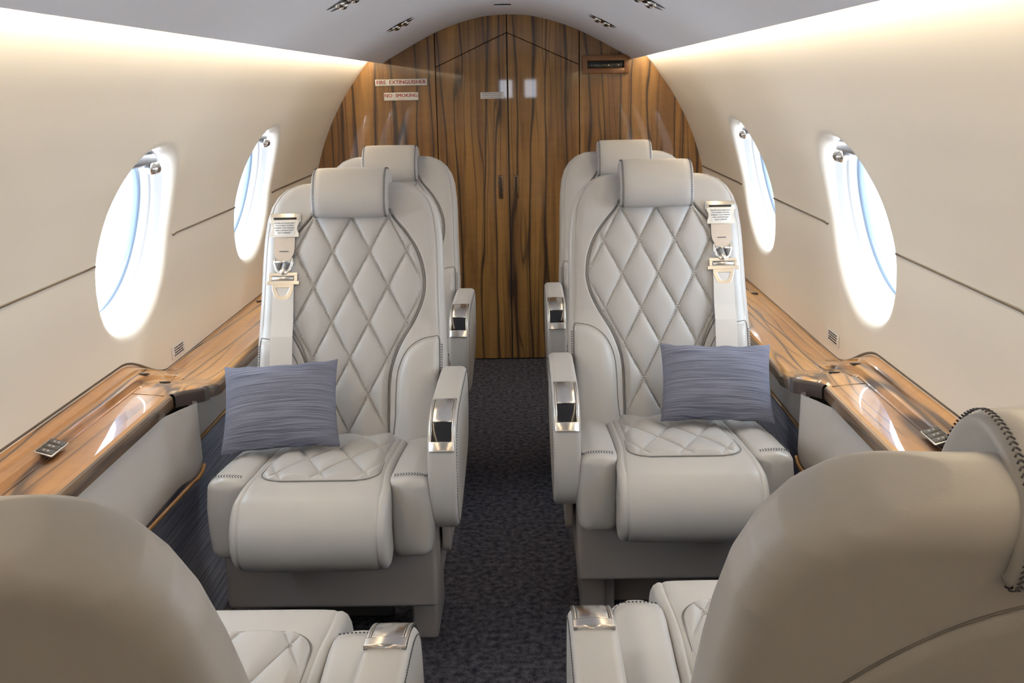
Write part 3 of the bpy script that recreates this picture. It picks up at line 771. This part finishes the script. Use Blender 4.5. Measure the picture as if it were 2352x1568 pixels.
def cushion(P):
    prof = CT[:]
    for a in range(75, -100, -15):
        r1 = .072; prof.append((-.243-r1*math.cos(math.radians(a))*1.0, .329+r1*math.sin(math.radians(a))*.97))
    prof += [(-.20, .262), (-.10, .268), (0, .275), (.14, .275)]
    prof = catmull(prof, 4); prof = ccw(prof)
    hw_ = .1275; xsn = []
    for x, ins in ((0, .016), (.001, .009), (.004, .004), (.009, .001), (.0125, .0012), (.014, .0028), (.0155, .0012), (.019, -.0002), (.03, -.001), (.07, -.0015)):
        xsn.append((-hw_+x, ins))
    xsn += [(-a, b) for a, b in xsn[::-1]]
    V = []; n = len(prof)
    for x, ins in xsn:
        for q in inset2(prof, ins):
            kk = 1+.05*smooth01((-.12-q[0])/.12)
            V.append((x*kk, q[0], q[1]))
    F = []
    for r_ in range(len(xsn)-1):
        for i in range(n):
            j = (i+1) % n; F.append((r_*n+i, r_*n+j, (r_+1)*n+j, (r_+1)*n+i))
    F.append(tuple(range(n))); F.append(tuple(range((len(xsn)-1)*n, len(xsn)*n)))
    o = mesh('seat_cushion', V, F, LEA, P)
    bm = bmesh.new(); bm.from_mesh(o.data); bmesh.ops.recalc_face_normals(bm, faces=bm.faces); bm.to_mesh(o.data); bm.free()
    # quilted inset
    nu, nv = 150, 200; yy = np.linspace(.135, -.200, nv)
    def hq(y):
        b = .103+.004*smooth01((-.0-y)/.15)
        r_ = .045; dy = np.clip(-.200+r_-y, 0, r_); return b-(r_-np.sqrt(np.maximum(0, r_*r_-dy*dy)))
    Sg, Yy = np.meshgrid(np.linspace(-1, 1, nu), yy, indexing='ij'); U = hq(Yy)*Sg
    e_ = np.minimum(hq(Yy)-np.abs(U), Yy+.200); e_ = np.clip(e_, 0, 1)
    c_ = np.clip(e_/.010, 0, 1); rise = np.sqrt(c_*(2-c_))
    A = U/.08+(Yy-.02)/.185; B = U/.08-(Yy-.02)/.185
    Zz = ctop(Yy)-.002+.0055*rise+puff(A, B)*.0075*smooth01(e_/.015)
    q = mesh('quilted_seat_panel', np.stack([U, Yy, Zz], -1).reshape(-1, 3), gridf(nu, nv)[:, ::-1], LEAQ, P)
    ys_ = list(np.linspace(.12, -.1999, 50)); pth = [(-hq(y_)-.001, y_, ctop(y_)-.0005) for y_ in ys_]+[(hq(y_)+.001, y_, ctop(y_)-.0005) for y_ in ys_[::-1]]
    tube('seam_shade_line', [tuple(map(float, a)) for a in pth], .0012, SEAM, q, 6)  # shade of the cushion seam drawn as a dark tube
    segs = []
    for sg in (1, -1):
        for k in range(-5, 6):
            for offp in (-.003, .003):
                y = -.192
                while y < .13:
                    u = (k-sg*(y-.02)/.185)*.08+offp; y2 = y+.0036; u2 = (k-sg*(y2-.02)/.185)*.08+offp
                    if abs(u) < hq(y)-.005 and abs(u2) < hq(y2)-.005:
                        segs.append(((u, y, ctop(y)+.0040), (u2, y2, ctop(y2)+.0040), (0, 0, 1)))
                    y += .0056
    stitches('stitching', segs, THREAD, q, .0006)
    return o
def side_bolster(P, s):
    # block in (x,y,z) with soft faces: sections along y
    x0_, x1_ = .1265, .2025; V = []; sec = []
    ysn = [(.15, .012), (.145, .004), (.13, .001), (.05, 0), (-.05, 0), (-.165, 0), (-.185, .0012), (-.195, .004), (-.201, .008), (-.204, .013), (-.206, .02), (-.208, .028)]
    for yy, ins in ysn:
        zt = float(ctop(yy))+.001; zb = .250
        k = smooth01((-.10-yy)/.05)
        bul = .004
        o_ = [(x0_, zb), ((x0_+x1_)/2, zb-bul*.3), (x1_, zb), (x1_+bul, (zb+zt)/2), (x1_, zt-.004), ((x0_+x1_)/2, zt+bul), (x0_, zt-.002), (x0_-.001, (zb+zt)/2)]
        # rounded rectangle
        pts = []; r_ = max(.004, .021-ins*.75); 
        X0, X1, Z0, Z1 = x0_+ins, x1_-ins, zb+ins, zt-ins*.6
        for cx1, cz1, a0 in ((X1-r_, Z0+r_, 270), (X1-r_, Z1-r_, 0), (X0+r_*.6, Z1-r_*.6, 90), (X0+r_, Z0+r_, 180)):
            rr = r_ if a0 != 90 else r_*.6
            for m_ in range(6):
                a = math.radians(a0+18*m_); pts.append((cx1+rr*math.cos(a), cz1+rr*math.sin(a)))
            if a0 == 270: pts += [(X1+.0035, Z0+(Z1-Z0)*f) for f in (.35, .5, .65)]
            if a0 == 0: pts += [(X1-(X1-X0)*f, Z1+.004*math.sin(math.pi*f)) for f in (.35, .5, .65)]
        sec.append(pts)
    n = len(sec[0])
    for (yy, ins), pts in zip(ysn, sec):
        for x, z in pts: V.append((s*x, yy, z))
    F = []
    for r_ in range(len(sec)-1):
        for i in range(n):
            j = (i+1) % n; F.append((r_*n+i, r_*n+j, (r_+1)*n+j, (r_+1)*n+i))
    F.append(tuple(range(n))); F.append(tuple(range((len(sec)-1)*n, len(sec)*n)))
    o = mesh('side_bolster', V, F, LEA, P)
    bm = bmesh.new(); bm.from_mesh(o.data); bmesh.ops.recalc_face_normals(bm, faces=bm.faces); bm.to_mesh(o.data); bm.free()
    zt = float(ctop(-.20))
    path = [(s*x, -.186, zt+.0015+.004*math.sin(math.pi*(x-x0_)/(x1_-x0_))) for x in np.linspace(x0_+.008, x1_-.018, 12)]
    path += [(s*(x1_-.009), -.180, zt-.002), (s*(x1_-.0055), -.165, zt-.0045)]+[(s*(x1_-.0053), y, float(ctop(y))-.0045) for y in np.linspace(-.15, .12, 12)]
    nn = [(0, -.7, .7)]*12+[(s*.5, -.5, .7)]*2+[(s*.7, 0, .7)]*12
    stitches('stitching', polyline_stitches(path, np.array(nn, float), .0050, .0034, .0026), DTHREAD, o, .0006)
    return o
ARM = catmull([(.205, .490), (.175, .508), (.10, .513), (0, .514), (-.08, .512), (-.125, .506), (-.165, .488), (-.187, .460), (-.197, .42), (-.200, .37), (-.190, .325), (-.165, .297), (-.13, .288), (-.06, .292), (.08, .315), (.17, .340), (.215, .39), (.220, .45)], 6)
def arm_surface():
    """top/front path of the armrest from rear to front with outward normals"""
    i0 = 6*1; i1 = 6*10; Pp = ARM[i0:i1]; T = np.gradient(Pp, axis=0); T /= np.linalg.norm(T, axis=1)[:, None]
    Nn = np.stack([T[:, 1], -T[:, 0]], 1)
    if Nn[0, 1] < 0: Nn = -Nn
    D = np.r_[0, np.cumsum(np.linalg.norm(np.diff(Pp, axis=0), axis=1))]
    return Pp, Nn, D
def armrest(P, s, flip, shift):
    shift = (*shift, 0) if len(shift) == 2 else shift
    """s = +1: armrest at +x of the seat"""
    xc = s*.223; hw_ = .026
    A = empty('armrest', (0, 0, 0)); A.parent = P; A.location = (shift[2], shift[0], shift[1])
    slab('arm_pad', ARM, -hw_, hw_, .011, LEA, A, lambda a, b, t: (xc+t, a, b), 6)
    # outer stitched seam
    Q = inset2(ccw(ARM), .010)
    path = [(xc+s*(hw_+.0002), q[0], q[1]) for q in Q]
    stitches('stitching', polyline_stitches(path+[path[0]], (s, 0, 0), .0055, .0036), DTHREAD, A, .0007)
    Pp, Nn, D = arm_surface()
    def at(d, h): 
        p_ = np.array([np.interp(d, D, Pp[:, k]) for k in (0, 1)]); n_ = np.array([np.interp(d, D, Nn[:, k]) for k in (0, 1)]); return p_+n_*h
    dB = D[-1]; # position of y=-.075 .. plate spans
    d0 = np.interp(.075, -Pp[:, 0], D); d1 = d0+.140
    def strip(name, da, db, xa, xb, h, th, mat, parent, n=16, crown=.0):
        V = []
        for i in range(n+1):
            d = da+(db-da)*i/n; 
            for (x, hh) in ((xa, h-th), (xa, h-.0006), (xa+.0008, h), ((xa+xb)/2, h+crown), (xb-.0008, h), (xb, h-.0006), (xb, h-th)):
                q = at(d, hh); V.append((xc+x, q[0], q[1]))
        F = gridf(n+1, 7).tolist(); F.append(list(range(7))); F.append(list(range(n*7+6, n*7-1, -1)))
        o_ = mesh(name, V, [tuple(f) for f in F], mat, parent)
        bm = bmesh.new(); bm.from_mesh(o_.data); bmesh.ops.recalc_face_normals(bm, faces=bm.faces); bm.to_mesh(o_.data); bm.free(); return o_
    if not flip: db0, db1, u0, u1, r0, r1 = d1-.017, d1, d0+.004, d0+.082, d0+.080, d1-.016
    else: d0 -= .0; db0, db1, u0, u1, r0, r1 = d0, d0+.017, d0+.018, d0+.110, d0+.108, d1-.004
    fw = .0225
    o1 = strip('latch_frame', d0, d1, -fw, -fw+.0045, .0028, .004, CHROME, A)
    parts = [o1, strip('t', d0, d1, fw-.0045, fw, .0028, .004, CHROME, A), strip('t', db0, db1, -fw, fw, .0040, .005, CHROME, A, crown=.002), strip('t', d0, d0+.004, -fw, fw, .0028, .004, CHROME, A, 3) if not flip else strip('t', d1-.004, d1, -fw, fw, .0028, .004, CHROME, A, 3)]
    bm = bmesh.new()
    for q in parts: bm.from_mesh(q.data)
    for q in parts[1:]: bpy.data.objects.remove(q)
    bm.to_mesh(o1.data); bm.free(); o1.data.polygons.foreach_set('use_smooth', [True]*len(o1.data.polygons))
    strip('latch_recess', d0+.003, d1-.003, -fw+.004, fw-.004, .0006, .003, BLACK, A)
    strip('latch_button', u0, u1, -fw+.0055, fw-.0055, .0026, .003, CHROME, A, crown=.0004)
    return A
def base(P, s, low):
    box('base_skirt', (0, .0, .195), (.402, .27, .156), PLAST, P, .010, 4)
    box('base_side', (s*.196, .04, .06), (.012, .19, .12), PLAST, P, .003) if False else None
    b = low
    bm = bmesh.new()
    add_box(bm, (s*.160, .045, .060), (.052, .16, .120), .006); add_box(bm, (-s*.160, .045, .060), (.052, .16, .120), .006)
    from_bm('leg', bm, PLAST, P) if False else None
    bm.free()
    for q in (1, -1): box('leg', (q*s*.165, .035, .061), (.052, .165, .122), PLAST, P, .006)
    if low == 'panel':
        bm = bmesh.new(); add_box(bm, (0, -.010, .108), (.285, .05, .026), .003); add_box(bm, (0, .012, .055), (.285, .02, .110), .003)
        for q in (-1, 1): add_box(bm, (q*.130, -.010, .055), (.022, .05, .108), .003)
        from_bm('kick_panel', bm, PLAST, P)
    else: box('kick_panel', (-s*.03, .055, .06), (.24, .02, .118), simple('kick_recess_shade', (.16, .155, .15), .5), P, .004)  # darker tone puts the shade of the deep recess into the panel colour
    # cover plate under the armrest
    out = [(.0, .19)]+[(-.055+.02-.02*math.sin(math.radians(a)), .21-.02*math.cos(math.radians(a))) for a in range(0, 91, 15)]+[(-.055, .40), (.20, .40), (.20, .19)]
    slab('side_cover', out, .206, .222, .003, PLAST, P, lambda a, b, t: (s*t, a, b), 3)
    box('cover_slot', (s*.2225, -.040, .275), (.002, .013, .016), BLACK, P, .002)
def rear_panel(P):
    nu, nv = 60, 60; V = []
    for i in range(nu):
        u = -.178+.356*i/(nu-1); vt_ = .500-.15*(abs(u)/.178)**2.0
        for j in range(nv):
            f = j/(nv-1); v = -.08+(vt_+.08)*f
            ee = min(vt_-v, .178-abs(u), .02); rise = math.sqrt(max(0, 1-(1-min(1, ee/.006))**2))
            Tk = .060+.030*float(smooth01((.568-v)/.32))
            V.append(bp(u, v, -Tk+.002-.005*rise))
    o = mesh('rear_panel', np.array(V), gridf(nu, nv)[:, ::-1], LEA, P)
    pth = []
    for u in np.linspace(-.176, .176, 40):
        v = .500-.15*(abs(u)/.178)**2.0+.001; Tk = .060+.030*float(smooth01((.568-v)/.32)); pth.append(tuple(bp(u, v, -Tk-.0004)))
    tube('seam_shade_line', pth, .0011, SEAM, o, 6)  # dark tube painting seam shade along the rear panel top
    return o
def recl(P, s):
    # chromed recline pivot between armrest and cushion
    bm = bmesh.new(); bmesh.ops.create_cone(bm, cap_ends=True, segments=20, radius1=.008, radius2=.007, depth=.012); bmesh.ops.bevel(bm, geom=bm.edges[:], offset=.001, segments=2, affect='EDGES')
    o = from_bm('pivot_knob', bm, POL, P); o.location = (s*.2035, .05, .425); o.rotation_euler = (0, math.radians(90), 0)
def make_seat(s, low):
    R = empty('cabin_seat', (0, 0, 0))
    backrest(R); quilt_back(R); bolster_back(R, 1); bolster_back(R, -1); headrest(R); cushion(R); side_bolster(R, 1); side_bolster(R, -1); rear_panel(R)
    base(R, s, low); recl(R, s)
    return R
def copy_tree(o, parent=None):
    c = o.copy(); COL.objects.link(c); c.parent = parent
    for ch in list(o.children): copy_tree(ch, c)
    return c
seatA = make_seat(1, 'dark'); seatB = make_seat(-1, 'panel')
GRP = 'quilted leather cabin seats'
SEATS = {}
def recline(R_, ang, dx, dy, dz, cy, cz_):
    piv = Matrix.Translation((dx, .13+dy, .365+dz)) @ Matrix.Rotation(-ang, 4, 'X') @ Matrix.Translation((0, -.13, -.365))
    for c in R_.children:
        n_ = c.name.split('.')[0]
        if n_ in ('backrest', 'quilted_back_panel', 'back_bolster', 'headrest', 'rear_panel'): c.matrix_local = piv
        if n_ in ('seat_cushion', 'quilted_seat_panel', 'side_bolster'): c.location = (0, cy, cz_)
def place(o, x, y, rz, key, label, arm_s, flip, shift=(0, 0)):
    o.location = (x, y, 0); o.rotation_euler = (0, 0, rz); tag(o, label, 'seat', GRP); SEATS[key] = o
    armrest(o, arm_s, flip, shift)
bare = {1: copy_tree(seatA), -1: copy_tree(seatB)}
def fresh(k): return copy_tree(bare[k])
place(seatA, -.317, 1.90, 0, 'FL', 'grey quilted leather seat on the left holding the tilted blue pillow', 1, False)
place(seatB, .356, 2.00, 0, 'FR', 'grey quilted leather seat on the right holding the upright blue pillow', -1, False)
place(fresh(1), -.339, 2.75, 0, 'BL', 'grey leather seat mostly hidden behind the left belted seat, before the bulkhead', 1, False)
place(fresh(-1), .363, 2.82, 0, 'BR', 'grey leather seat mostly hidden behind the right belted seat, before the bulkhead', -1, False)
place(fresh(-1), -.315, .96, math.pi, 'NL', 'foreground grey leather seat at lower left, seen from behind', -1, True, (.08, 0, 0))
place(fresh(1), .362, 1.02, math.pi, 'NR', 'foreground grey leather seat at lower right with rounded headrest, seen from behind', 1, True, (.105, 0, .010))
recline(SEATS['NL'], math.radians(4), -.002, .060, .016, .005, .015); recline(SEATS['NR'], math.radians(5), -.004, .090, .031, -.005, .015)
hr_ = [c for c in SEATS['NR'].children if c.name.startswith('headrest')][0]; hr_.location += Vector((-.026, 0, -.020))
hl_ = [c for c in SEATS['NL'].children if c.name.startswith('headrest')][0]; hl_.location += Vector((.034, .01, -.012))
def kill(o):
    for c in list(o.children): kill(c)
    bpy.data.objects.remove(o)
for k in (1, -1): kill(bare[k])
# ------------------------------------------------------------------ shoulder belts (parts of the two front seats)
def belt(P, s):
    uc = s*.143
    B = empty('shoulder_belt', tuple(BN*.003)); B.parent = P
    def flat(u0, v0, u1, v1, d, th, name, mat, bev=.001, par=B):
        c = bp((u0+u1)/2, (v0+v1)/2, d+th/2); m_ = frame_m(tuple(c), (1, 0, 0), tuple(BD), tuple(BN))
        bm = bmesh.new(); add_box(bm, (0, 0, 0), (abs(u1-u0), abs(v1-v0), th), bev, 2); o = from_bm(name, bm, mat, par); o.matrix_local = m_; return o
    def plate(name, P2, d0_, d1_, mat, bev=.0008): return slab(name, P2, d0_, d1_, bev, mat, B, lambda a, b, t: tuple(bp(uc+a, b, t)), 3)
    # mounting bracket with dark slot
    flat(uc-.034, .470, uc+.034, .490, .002, .005, 'mount_bracket', NICKEL, .002)
    flat(uc-.025, .4755, uc+.025, .4805, .0065, .0012, 'mount_slot', DARK, .0004)
    # label plate
    plate('label_plate', [(-.031, .436), (.031, .436), (.031, .444), (.0275, .452), (.0275, .460), (.032, .470), (.027, .474), (-.027, .474), (-.032, .470), (-.0275, .460), (-.0275, .452), (-.031, .444)], .007, .011, simple('label_cream', (.72, .69, .62), .45))
    flat(uc-.022, .4405, uc+.022, .470, .0108, .0006, 'label_sheet', WHITE, .0002)
    for j, row in enumerate(('FASTEN SHOULDER BELT', 'TO LAP BELT FITTING', 'DURING TAXI TAKEOFF', 'AND LANDING SEAT', 'BACK UPRIGHT')):
        text('lettering', row, .0040, INK, B, frame_m(tuple(bp(uc, .4665-.0054*j, .0120)), (1, 0, 0), tuple(BD), tuple(BN)), ext=.0001)
    # tan webbing narrowing to the hook, then ring
    def web(name, rows, mat, th=.0016):
        V = []
        for v, hw_, d, du in rows:
            V += [bp(uc+du-hw_, v, d), bp(uc+du+hw_, v, d), bp(uc+du+hw_, v, d-th), bp(uc+du-hw_, v, d-th)]
        F = []
        for i in range(len(rows)-1):
            for k in range(4): F.append((4*i+k, 4*i+(k+1) % 4, 4*i+4+(k+1) % 4, 4*i+4+k))
        F += [(3, 2, 1, 0), tuple(4*(len(rows)-1)+k for k in range(4))]
        o = mesh(name, V, F, mat, B, False)
        bm = bmesh.new(); bm.from_mesh(o.data); bmesh.ops.recalc_face_normals(bm, faces=bm.faces); bm.to_mesh(o.data); bm.free(); return o
    web('upper_webbing', [(.440, .0225, .008, 0), (.412, .0225, .009, 0), (.400, .021, .010, 0), (.385, .0145, .012, 0), (.378, .014, .012, 0)], BELTT)
    flat(uc-.010, .4035, uc+.010, .405, .0102, .0006, 'thread_bar', DTHREAD, .0002)
    # hook ring: U of chrome
    tube('hook_ring', [tuple(bp(uc+a, b, .013)) for a, b in ((-.0185, .388), (-.019, .378), (-.014, .362), (-.006, .354), (.006, .354), (.014, .362), (.019, .378), (.0185, .388))], .0033, POL, B, 10)
    tube('hook_bar', [tuple(bp(uc+a, .380, .0135)) for a in (-.017, 0, .017)], .003, POL, B, 8)
    bm = bmesh.new(); bmesh.ops.create_cone(bm, cap_ends=True, segments=20, radius1=.008, radius2=.0065, depth=.006); o = from_bm('hook_button', bm, NICKEL, B); o.matrix_local = frame_m(tuple(bp(uc, .358, .015)), (1, 0, 0), tuple(BD), tuple(BN))
    # buckle tongue with roller and triangular opening
    bm = bmesh.new()
    def addp(P2, a, b):
        vs = [bm.verts.new(bp(uc+x, v, a)) for x, v in P2]; f = bm.faces.new(vs); r_ = bmesh.ops.extrude_face_region(bm, geom=[f]); bmesh.ops.translate(bm, vec=tuple(BN*(b-a)), verts=[q for q in r_['geom'] if isinstance(q, bmesh.types.BMVert)])
    addp([(-.031, .356), (.031, .356), (.031, .349), (-.031, .349)], .011, .0145)
    addp([(-.031, .349), (-.024, .349), (-.024, .338), (-.031, .338)], .011, .0145); addp([(.024, .349), (.031, .349), (.031, .338), (.024, .338)], .011, .0145)
    addp([(-.035, .338), (.035, .338), (.035, .330), (-.035, .330)], .011, .0145)
    Oo = [(-.024, .331), (-.012, .331), (.012, .331), (.024, .331), (.0225, .318), (.0165, .303), (.010, .2965), (-.010, .2965), (-.0165, .303), (-.0225, .318)]
    Ii = [(-.0145, .3235), (-.008, .3235), (.008, .3235), (.0145, .3235), (.0125, .3165), (.0085, .309), (.005, .3055), (-.005, .3055), (-.0085, .309), (-.0125, .3165)]
    L4 = [[bm.verts.new(bp(uc+x, v, d_)) for x, v in P_] for P_, d_ in ((Oo, .0112), (Oo, .0142), (Ii, .0142), (Ii, .0112))]
    for k in range(4):
        for i_ in range(10):
            bm.faces.new((L4[k][i_], L4[k][(i_+1) % 10], L4[(k+1) % 4][(i_+1) % 10], L4[(k+1) % 4][i_]))
    bmesh.ops.recalc_face_normals(bm, faces=bm.faces); tg = from_bm('buckle_tongue', bm, NICKEL, B, False)
    md = tg.modifiers.new('b', 'BEVEL'); md.width = .0007; md.segments = 2; md.limit_method = 'ANGLE'
    tube('roller', [tuple(bp(uc+a, .3435, .0135)) for a in (-.023, 0, .023)], .0040, NICKEL, B, 12)
    # long white strap running down behind the pillow
    web('lower_webbing', [(.348, .0225, .012, s*-.001), (.30, .0225, .014, s*-.001), (.25, .0230, .018, s*-.002), (.215, .0235, .024, s*-.002), (.15, .0235, .026, s*-.003), (.08, .0235, .027, s*-.004), (.02, .0235, .027, s*-.005)], BELT)
    return B
belt(SEATS['FL'], -1); belt(SEATS['FR'], 1)
# ------------------------------------------------------------------ pillows
def pillow(name, c, ax, ay, hx, hy, label, seed, th=.036):
    rnd = random.Random(seed); nx_, ny_ = 60, 44; V = []
    ph = [rnd.uniform(0, 6) for _ in range(8)]
    X = Vector(ax).normalized(); Yv = Vector(ay); Yv = (Yv-X*Yv.dot(X)).normalized(); Z = X.cross(Yv)
    for side in (1, -1):
        for i in range(nx_+1):
            for j in range(ny_+1):
                a = i/nx_*2-1; b = j/ny_*2-1
                pin = 1-.045*(1-b*b)*abs(a)**3; pin2 = 1-.055*(1-a*a)*abs(b)**3
                x = a*hx*1.012*(1-.055*(1-b*b)*abs(a)); y = b*hy*1.02*(1-.085*(1-a*a)*abs(b))
                prof = ((1-a**4)*(1-b**4))**.55 if abs(a) < 1 and abs(b) < 1 else 0
                wr = .0016*math.sin(9*a+ph[0]+3*b)*abs(b)**2+.0014*math.sin(17*a+ph[1])*abs(b)**4+.0012*math.sin(13*b+ph[2])*abs(a)**4
                y += .0016*math.sin(11*a+ph[3])*abs(b)**6*(1-a**6)
                z = side*(th*prof*(.5+.5*math.cos(a*1.1)*math.cos(b*1.1))+.0012)+wr*prof*1.5
                V.append((x, z*-1 if True else z, y))
    F = gridf(nx_+1, ny_+1); o_ = len(F); off_ = (nx_+1)*(ny_+1)
    F = np.vstack([F, gridf(nx_+1, ny_+1, off_)[:, ::-1]])
    idx = lambda i, j: i*(ny_+1)+j
    b_ = np.array([idx(i, 0) for i in range(nx_+1)]+[idx(nx_, j) for j in range(1, ny_+1)]+[idx(i, ny_) for i in range(nx_-1, -1, -1)]+[idx(0, j) for j in range(ny_-1, 0, -1)])
    b2 = np.roll(b_, -1); F = np.vstack([F, np.stack([b2, b_, b_+off_, b2+off_], 1)])
    o = mesh(name, np.array(V), F, FAB)
    # local x -> X, local z -> Yv, local -y -> Z(front)
    m_ = Matrix((X, -Z, Yv)).transposed().to_4x4(); m_.translation = c; o.matrix_world = m_
    return tag(o, label, 'pillow', 'blue throw pillows')
R_, U_, F_ = rt, up, fwd
CP = Vector((.0619, 0, 1.08))
def pxz(u, v, z=None, y=None):
    d = F_+R_*((u-1176)/2350)-U_*((v-784)/2350)
    t = (z-CP.z)/d.z if z is not None else (y-CP.y)/d.y
    return CP+d*t
def pillow_px(tl, tr, br, bl, zb_, yt, label, seed):
    TL, TR = pxz(*tl, y=yt), pxz(*tr, y=yt); BL, BR = pxz(*bl, z=zb_), pxz(*br, z=zb_)
    c = (TL+TR+BL+BR)/4; ax = ((TR-TL)+(BR-BL))/2; ay = ((TL-BL)+(TR-BR))/2
    pillow('throw_pillow', c, ax, ay, ax.length/2, ay.length/2, label, seed)
pillow_px((499, 846), (767, 829), (787, 1018), (528, 1044), .405, 2.00, 'tilted blue grey striped pillow leaning in the left seat', 1)
pillow_px((1516, 793), (1772, 791), (1774, 974), (1520, 962), .405, 2.11, 'upright blue grey striped pillow leaning in the right seat', 5)
